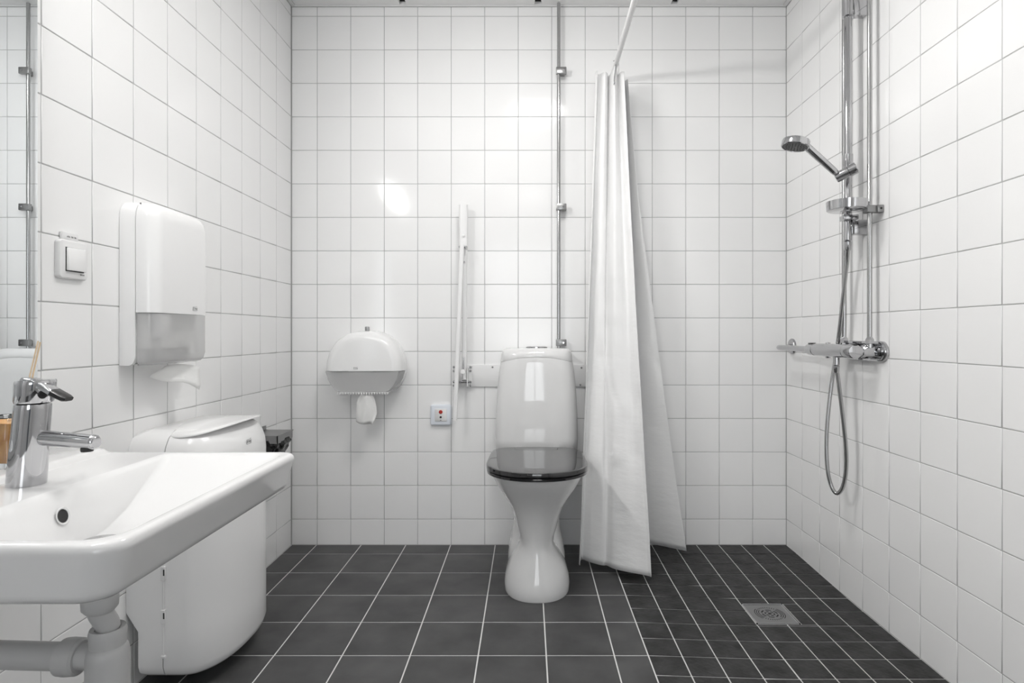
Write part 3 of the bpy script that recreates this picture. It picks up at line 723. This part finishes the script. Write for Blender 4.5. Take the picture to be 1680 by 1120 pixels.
# ------------------------------------------------------------------ toilet
TX0 = 0.034
t = thing('toilet', (TX0, 2.3, 0), 'white ceramic floor-standing toilet with black seat against the back wall', 'toilet')
def sring(z, y0, y1, hw, n=2.3, xc=TX0, N=56, yw=0.42):
    """super-ellipse ring; widest point at fraction yw from the front"""
    out = []; ym = y0+(y1-y0)*yw
    for k_ in range(N):
        a = 2*PI*k_/N; c_, s_ = math.cos(a), math.sin(a)
        x_ = hw*math.copysign(abs(c_)**(2/n), c_); dd = (y1-ym) if s_ > 0 else (ym-y0)
        nn = n if s_ < 0 else max(n, 3.2)
        x_ = hw*math.copysign(abs(c_)**(2/nn), c_)
        out.append((xc+x_, ym+dd*math.copysign(abs(s_)**(2/nn), s_), z))
    return out
mb = MB()
fr = [(0.0, 2.068, 2.42, 0.119), (0.006, 2.066, 2.42, 0.121), (0.03, 2.066, 2.42, 0.1215), (0.055, 2.070, 2.42, 0.1175), (0.085, 2.080, 2.42, 0.105), (0.115, 2.092, 2.42, 0.089), (0.145, 2.103, 2.42, 0.072),
      (0.172, 2.110, 2.42, 0.0635), (0.20, 2.110, 2.42, 0.067), (0.24, 2.104, 2.42, 0.080), (0.28, 2.092, 2.43, 0.090), (0.315, 2.076, 2.44, 0.103), (0.35, 2.056, 2.45, 0.125), (0.385, 2.030, 2.48, 0.147),
      (0.415, 2.006, 2.52, 0.163), (0.434, 1.995, 2.56, 0.1705), (0.441, 1.994, 2.58, 0.171), (0.4455, 2.000, 2.58, 0.166)]
mb.loft([sring(z, a, b, h_, 2.25) for z, a, b, h_ in fr])
rr_ = [(0.0, 2.20, 2.60, 0.113), (0.03, 2.20, 2.60, 0.115), (0.09, 2.215, 2.60, 0.112), (0.14, 2.23, 2.60, 0.102), (0.18, 2.235, 2.60, 0.093), (0.25, 2.22, 2.60, 0.090), (0.32, 2.20, 2.61, 0.108), (0.38, 2.18, 2.62, 0.140), (0.43, 2.15, 2.63, 0.160), (0.446, 2.15, 2.63, 0.158)]
mb.loft([sring(z, a, b, h_, 3.0) for z, a, b, h_ in rr_])
mb.build('bowl', 'ceramic', t, ang=60)
# cistern
TXc = 0.0375
def kring(z, hw, y0, arch=0.0, y1=2.632, n=4.5):
    out = []; N = 64
    for k_ in range(N):
        a = 2*PI*k_/N; c_, s_ = math.cos(a), math.sin(a)
        x_ = hw*math.copysign(abs(c_)**(2/n), c_); ym = (y0+y1)/2
        y_ = ym+(y1-ym)*math.copysign(abs(s_)**(2/n), s_)
        if s_ < 0: y_ -= 0.014*(1-(x_/hw)**2)
        out.append((TXc+x_, y_, z+arch*(0.5-(x_/hw)**2)))
    return out
tk = [(0.440, 0.165, 2.470), (0.455, 0.1745, 2.452), (0.50, 0.1755, 2.448), (0.60, 0.1735, 2.450), (0.70, 0.168, 2.455), (0.78, 0.161, 2.460), (0.832, 0.1545, 2.463, 0.022), (0.8346, 0.1538, 2.4638, 0.022)]
MB().loft([kring(*r_) for r_ in tk]).build('tank', 'ceramic', t, ang=60)
tc = [(0.835, 0.1538, 2.4638, 0.022), (0.8375, 0.1543, 2.463, 0.020), (0.855, 0.1515, 2.464, 0.008), (0.870, 0.1475, 2.470), (0.878, 0.1410, 2.478), (0.882, 0.131, 2.488), (0.8835, 0.110, 2.505)]
MB().loft([kring(*r_) for r_ in tc]).build('tank_lid', 'ceramic', t, ang=60)
mb = MB().loft([[(TXc+0.046*k_*math.cos(2*PI*i/40), 2.553+0.026*k_*math.sin(2*PI*i/40), z) for i in range(40)] for z, k_ in ((0.8836, 1.0), (0.887, 1.0), (0.8885, 0.94), (0.8895, 0.6))])
mb.build('flush_button', 'chrome', t)
# seat and lid
def seat_ring(z, i=0.0, dz=0.0):
    out = []; yw = 2.145; yf = 1.968+i; hw = 0.1845-i
    for k_ in range(37):          # front arc from right to left
        a = -PI*k_/36
        n_ = 2.15; c_, s_ = math.cos(a), math.sin(a)
        out.append((hw*math.copysign(abs(c_)**(2/n_), c_), yw-(yw-yf)*abs(s_)**(2/n_)))
    for x_, y_ in ((-0.1825, 2.24), (-0.1795, 2.32), (-0.1735, 2.375), (-0.159, 2.410), (-0.128, 2.426), (-0.085, 2.434), (-0.04, 2.439), (0, 2.4405), (0.04, 2.439), (0.085, 2.434), (0.128, 2.426), (0.159, 2.410), (0.1735, 2.375), (0.1795, 2.32), (0.1825, 2.24)):
        k2 = (abs(x_)-i)/abs(x_) if abs(x_) > 0.1 else 1
        out.append((x_*k2, y_-(i if y_ > 2.4 else 0)))
    return [(TX0+x_, y_, z) for x_, y_ in out]
st_ = MB().loft([seat_ring(0.4462, 0.008), seat_ring(0.449, 0.002), seat_ring(0.456, 0.0015), seat_ring(0.4605, 0.006)]).build('seat', 'black', t, ang=40)
MB().loft([seat_ring(0.4608, 0.004), seat_ring(0.463, 0.0), seat_ring(0.4745, 0.0), seat_ring(0.4768, 0.0012), seat_ring(0.4778, 0.004), seat_ring(0.4782, 0.010), seat_ring(0.4795, 0.04), seat_ring(0.480, 0.07)]).build('lid', 'black', t, ang=40)
for s_ in (-1, 1):
    MB().tube([(TX0+s_*0.075-0.018, 2.436, 0.468), (TX0+s_*0.075+0.018, 2.436, 0.468)], 0.009, 14).build('hinge', 'chrome', t)

# ------------------------------------------------------------------ shower curtain and rod
t = thing('curtain_rod', (0.357, 1.6, 2.075), 'white shower curtain rod running from the back wall towards the viewer', 'curtain rod')
ZR = 2.075
MB().tube([(0.372, YB-0.004, ZR), (0.340, 0.55, ZR)], 0.0105, 18).build('rod', 'powder', t)
MB().lathe((0.372, YB-0.0004, ZR), [(0.001, 0), (0.026, 0), (0.024, 0.006), (0.014, 0.009), (0.001, 0.009)], 24, -Y).build('wall_flange', 'powder', t)
MB().tube([(0.340, 0.56, ZR), (0.340, 0.56, ZC-0.0015)], 0.007, 14).build('ceiling_hanger', 'powder', t)

def curtain():
    top = [(0.290, 2.455), (0.284, 2.475), (0.300, 2.492), (0.322, 2.470), (0.336, 2.488), (0.342, 2.515), (0.352, 2.470), (0.362, 2.455), (0.374, 2.475), (0.382, 2.500), (0.390, 2.470), (0.402, 2.462), (0.398, 2.51), (0.392, 2.56), (0.405, 2.585), (0.416, 2.555), (0.428, 2.520), (0.418, 2.54)]
    bot = [(0.203, 2.345), (0.206, 2.337), (0.217, 2.395), (0.250, 2.362), (0.285, 2.330), (0.300, 2.322), (0.312, 2.326), (0.335, 2.300), (0.380, 2.272), (0.425, 2.248), (0.455, 2.229), (0.466, 2.228), (0.462, 2.36), (0.475, 2.53), (0.510, 2.580), (0.560, 2.552), (0.615, 2.520), (0.668, 2.490)]
    T = smooth_path([(x, y, 0) for x, y in top], 9); B = smooth_path([(x, y, 0) for x, y in bot], 9)
    n = len(T); rows = []; NR = 90
    rnd = random.Random(3)
    ph = [rnd.uniform(0, 6) for _ in range(8)]
    for i in range(NR+1):
        v = i/NR; r = []
        for j in range(n):
            u = j/(n-1)
            p = T[j].lerp(B[j], v**1.08)
            zt = 2.040+0.020*math.exp(-((u-0.42)/0.05)**2)-0.018*max(0, u-0.55)
            zb = 0.030
            z = zt+(zb-zt)*v
            # soft wrinkles and crumple bands
            a = 0.0035*math.sin(v*9+u*13+ph[0])+0.0022*math.sin(v*23-u*21+ph[1])
            band = math.exp(-((v-0.31-0.03*u)/0.012)**2)*0.004*math.sin(u*40)+math.exp(-((v-0.64+0.05*math.sin(u*9))/0.02)**2)*0.006*math.sin(u*33+1)+math.exp(-((v-0.80+0.04*u)/0.018)**2)*0.005*math.sin(u*26)
            q = Vector((p.x+band*0.3, p.y+(a+band)*(0.3+v), z)); r.append(q)
        rows.append(r)
    o = sheet('shower_curtain', rows, 'vinyl', 0.0006)
    return o
cu = curtain()
tag(cu, 'white vinyl shower curtain gathered in long folds beside the toilet', 'shower curtain')
hem = None
for k_, (px, py) in enumerate(((1007, 139),)):
    p = at(px, py, 2.452)
    pts = [p+Vector((0, -0.002, 0)), p+Vector((0.002, -0.010, 0.006)), p+Vector((0.002, 0.0, 0.022)), Vector((0.369, 2.46, ZR+0.012)), Vector((0.367, 2.47, ZR+0.0135)), Vector((0.358, 2.47, ZR+0.010))]
    h = MB().tube(smooth_path(pts, 6), 0.0022, 10).build('curtain_hook', 'chrome', None)
    tag(h, 'small metal hook holding the shower curtain on the rod', 'hook')

# ------------------------------------------------------------------ shower set on the right wall
# supply pipes
PXW = 1.121
def supply(y, name, label, clips):
    t = thing('supply_pipe', (PXW, y, 0.915), label, 'pipe', 'supply pipes above the shower mixer')
    MB().tube([(PXW, y, 0.9165), (PXW, y, ZC-0.0015)], 0.0078, 16).build('pipe', 'pipe_steel', t)
    MB().lathe((PXW, y, 0.9105), [(0.009, 0), (0.0145, 0.002), (0.0145, 0.015), (0.011, 0.020), (0.0085, 0.024)], 6).build('nut', 'chrome', t, ang=20)
    for z in clips:
        c = MB().box(PXW-0.016, PXW+0.016, y-0.016, y+0.014, z-0.012, z+0.012, 0.003).box(PXW+0.014, XR-0.0004, y-0.020, y+0.006, z-0.012, z+0.012, 0.002).build('clip', 'steel', t)
        MB().lathe((PXW+0.026, y-0.0198, z), [(0.001, 0), (0.0035, 0), (0.0035, 0.001), (0.001, 0.001)], 10, -Y).build('screw', 'black_plastic', c)
    return t
Y1, Y2 = 1.935, 2.091
supply(Y1, 'a', 'nearer vertical chrome supply pipe above the shower mixer with wall clip', (1.352, 2.2))
supply(Y2, 'b', 'farther vertical chrome supply pipe, hidden partly by the shower rail', (2.2,))
# mixer
MX, MZ = 1.066, 0.886
t = thing('shower_mixer', (MX, 2.05, MZ), 'chrome thermostatic shower mixer on the right tiled wall', 'shower mixer')
# wall plate: stadium
def stad(x, i):
    out = []; r = 0.034-i
    for k_ in range(13): a = PI/2-PI*k_/12; out.append((x, Y1-0.012-r*math.cos(a), MZ+r*math.sin(a)))
    for k_ in range(13): a = -PI/2+PI*k_/12; out.append((x, Y2+0.012+r*math.cos(a), MZ+r*math.sin(a)))
    return out
MB().loft([stad(XR-0.0004, 0), stad(XR-0.010, 0), stad(XR-0.014, 0.003), stad(XR-0.0145, 0.008), stad(XR-0.010, 0.010), stad(XR-0.009, 0.02)]).build('wall_plate', 'chrome', t)
for y in (Y1, Y2):
    MB().tube([(XR-0.010, y, MZ), (PXW+0.014, y, MZ), (PXW-0.016, y, MZ), (MX+0.010, y, MZ)], [0.016, 0.0165, 0.0165, 0.0135], 20).build('connector', 'chrome', t)
    MB().lathe((MX+0.040, y, MZ), [(0.012, 0), (0.0195, 0.0005), (0.0195, 0.013), (0.012, 0.0135)], 6, -X).build('nut', 'chrome', t, ang=20)
    MB().tube([(PXW, y, MZ+0.010), (PXW, y, MZ+0.026)], 0.0115, 18).build('inlet', 'chrome', t)
def ytube(name, m, prof, par=t, n=32):
    return MB().tube([(MX, y, MZ) for y, r in prof], [r for y, r in prof], n).build(name, m, par)
ytube('body', 'chrome', [(1.972, 0.020), (1.974, 0.0225), (2.00, 0.0232), (2.08, 0.0238), (2.12, 0.0238), (2.16, 0.0232), (2.178, 0.0225), (2.180, 0.020)])
hn = ytube('temperature_handle', 'chrome', [(1.918, 0.014), (1.919, 0.0215), (1.922, 0.0232), (1.960, 0.0238), (1.9695, 0.0232), (1.971, 0.020)])
MB().box(MX-0.0065, MX+0.0065, 1.917, 1.934, MZ+0.0195, MZ+0.0250, 0.002).build('stop_button', 'black_plastic', hn)
hn = ytube('flow_handle', 'chrome', [(2.181, 0.020), (2.183, 0.0228), (2.225, 0.0215), (2.236, 0.0195), (2.238, 0.012)])
MB().box(MX-0.010, MX+0.008, 2.197, 2.226, MZ+0.0185, MZ+0.0245, 0.002).build('stop_button', 'black_plastic', hn)
ytube('long_lever', 'chrome', [(2.2385, 0.009), (2.24, 0.0115), (2.47, 0.0115), (2.50, 0.0112), (2.509, 0.009), (2.512, 0.004)], n=24)
MB().lathe((MX, 2.04, MZ-0.050), [(0.008, 0), (0.0105, 0.001), (0.0105, 0.030), (0.001, 0.030)], 20).build('outlet', 'chrome', t)
MB().lathe((MX+0.002, 2.10, MZ-0.0285), [(0.001, 0), (0.008, 0.001), (0.009, 0.006), (0.001, 0.006)], 18).build('cap', 'chrome', t)
MB().lathe((MX+0.002, 2.10, MZ+0.0225), [(0.001, 0), (0.009, 0.0), (0.008, 0.004), (0.001, 0.006)], 18).build('cap', 'chrome', t)
# rosette with hook on the wall further back
t = thing('wall_rosette', (XR, 2.575, MZ), 'round chrome wall rosette beyond the shower mixer near the corner', 'rosette')
MB().lathe((XR-0.0003, 2.575, MZ+0.003), [(0.001, 0), (0.034, 0), (0.034, 0.006), (0.031, 0.010), (0.012, 0.012), (0.001, 0.012)], 32, -X).build('disc', 'chrome', t)
MB().lathe((XR-0.012, 2.575, MZ+0.003), [(0.001, 0), (0.010, 0), (0.009, 0.012), (0.001, 0.013)], 20, -X).build('stub', 'chrome', t)
# rail
RX, RY = 1.096, 2.022
t = thing('shower_rail', (RX, RY, 1.25), 'thick vertical chrome shower rail between the supply pipes', 'shower rail')
MB().tube([(RX, RY, 1.262), (RX, RY, 1.265), (RX, RY, 2.15), (RX, RY, 2.155)], [0.010, 0.0128, 0.0128, 0.010], 28).build('rail', 'chrome', t)
MB().tube([(RX, RY, 2.028), (RX, RY, 2.03), (RX, RY, 2.155)], [0.0130, 0.0175, 0.0175], 28).build('sleeve', 'chrome', t)
for z0_, z1_ in ((2.030, 2.085), (1.283, 1.333)):
    MB().box(RX+0.008, XR-0.0004, RY-0.014, RY+0.014, z0_, z1_, 0.002).build('wall_bracket', 'chrome', t)
# slider holder
A, B = at(1371, 292, 1.992), at(1406, 274.5, 1.955)
ax = (B-A).normalized()
sl = MB().tube([A, A+ax*0.002, A.lerp(B, 0.62), A.lerp(B, 0.63)], [0.0150, 0.0175, 0.0175, 0.0160], 24).build('slider', 'chrome', t)
MB().tube([A.lerp(B, 0.635), A.lerp(B, 0.64), B-ax*0.002, B], [0.017, 0.0192, 0.0192, 0.0170], 24).build('clamp_knob', 'chrome', sl)
MB().lathe((RX, RY, 1.552-0.040), [(0.013, 0), (0.0165, 0.001), (0.0165, 0.045), (0.013, 0.046)], 24).build('clamp', 'chrome', sl)
# soap dish
dz = 1.350
t = thing('soap_dish', (1.051, 1.944, dz), 'round shallow chrome soap dish clipped on the shower rail', 'soap dish')
cx_, cy_ = 1.051, 1.944
MB().lathe((cx_, cy_, dz), [(0.057, 0.0), (0.0605, 0.002), (0.0625, 0.030), (0.0612, 0.0305), (0.0590, 0.003), (0.050, 0.0015)], 48).build('ring', 'chrome', t)
MB().lathe((cx_, cy_, dz+0.0010), [(0.001, 0.002), (0.0585, 0.002), (0.0585, 0.004), (0.001, 0.004)], 40).build('tray', 'clear', t)
MB().box(RX-0.030, RX+0.020, RY-0.034, RY-0.0135, dz-0.020, dz-0.002, 0.003).box(RX-0.021, RX-0.0135, RY-0.016, RY+0.016, dz-0.020, dz-0.002, 0.002).box(RX+0.0135, RX+0.020, RY-0.016, RY+0.016, dz-0.020, dz-0.002, 0.002).build('rail_clip', 'chrome', t)
# hand shower
t = thing('hand_shower', at(1377, 285, 1.985), 'chrome hand shower with black nozzle face pointing into the room', 'hand shower')
HA = at(1372, 284, 1.975); HB = at(1323, 240, 1.965)
hd = (HB-HA).normalized()
MB().tube([HA, HA+hd*0.004, HA+hd*0.012, HB-hd*0.01, HB+hd*0.012], [0.009, 0.0105, 0.0115, 0.0125, 0.012], 24).build('handle', 'chrome', t)
HC = at(1305.5, 235, 1.960)
hn_ = Vector((-0.20, -0.02, -0.98)).normalized()   # spray direction
q0 = HC-hn_*0.012
MB().lathe(q0, [(0.001, -0.001), (0.036, -0.0005), (0.0425, 0.003), (0.044, 0.008), (0.044, 0.024), (0.042, 0.026), (0.040, 0.0255), (0.039, 0.022), (0.001, 0.022)], 44, hn_).build('head', 'chrome', t)
nf = MB().lathe(q0+hn_*0.0222, [(0.001, 0), (0.0388, 0), (0.0380, 0.0025), (0.001, 0.0030)], 40, hn_).build('nozzle_face', 'black_plastic', t)
mb = MB(); qq = Vector((0, 0, 1)).rotation_difference(hn_)
for rr2, nn in ((0.010, 6), (0.019, 12), (0.028, 18)):
    for k_ in range(nn):
        a = 2*PI*k_/nn; mb.lathe(q0+hn_*0.0246+qq @ Vector((rr2*math.cos(a), rr2*math.sin(a), 0)), [(0.0014, 0), (0.0011, 0.0022), (0.0003, 0.0024)], 6, hn_)
mb.build('nozzles', 'black_plastic', nf)
# hose
def hose():
    pts = [Vector((RX, RY, 1.262)), Vector((RX, RY, 1.235)), at(1389.5, 430, 2.04), at(1384, 480, 2.06), at(1378.5, 530, 2.085), at(1374, 566, 2.105), at(1368, 605, 2.11), at(1360.5, 660, 2.11), at(1356, 720, 2.105), at(1357.5, 768, 2.095),
           at(1364, 797, 2.085), at(1373, 809, 2.07), at(1382.5, 799, 2.055), at(1388, 770, 2.045), at(1387.5, 730, 2.04), at(1381, 670, 2.04), at(1375, 622, 2.04), Vector((MX, 2.04, MZ-0.060)), Vector((MX, 2.04, MZ-0.0525))]
    p = smooth_path(pts, 24)
    # even steps
    L = [0.0]
    for i in range(1, len(p)): L.append(L[-1]+(p[i]-p[i-1]).length)
    step = 0.0022; n = int(L[-1]/step); out = []; j = 0
    for i in range(n+1):
        s = min(i*step, L[-1]-1e-6)
        while j < len(L)-2 and L[j+1] < s: j += 1
        out.append(p[j].lerp(p[j+1], (s-L[j])/max(1e-9, L[j+1]-L[j])))
    rad = [0.0074 if i % 2 else 0.0060 for i in range(len(out))]
    t = thing('shower_hose', (MX, 2.04, 0.42), 'ribbed chrome shower hose looping below the mixer', 'hose')
    MB().tube(out, rad, 10).build('hose', 'pipe_steel', t, ang=80)
    MB().tube([pts[0]+Vector((0, 0, -0.001)), pts[0]+Vector((0, 0, -0.004)), pts[0]+Vector((0, 0, -0.030)), pts[0]+Vector((0, 0, -0.034))], [0.009, 0.0118, 0.0105, 0.008], 20).build('hose_nut', 'chrome', t)
    MB().tube([(MX, 2.04, MZ-0.051), (MX, 2.04, MZ-0.053), (MX, 2.04, MZ-0.072), (MX, 2.04, MZ-0.076)], [0.008, 0.0108, 0.010, 0.0078], 20).build('hose_nut', 'chrome', t)
hose()

reparent_all()
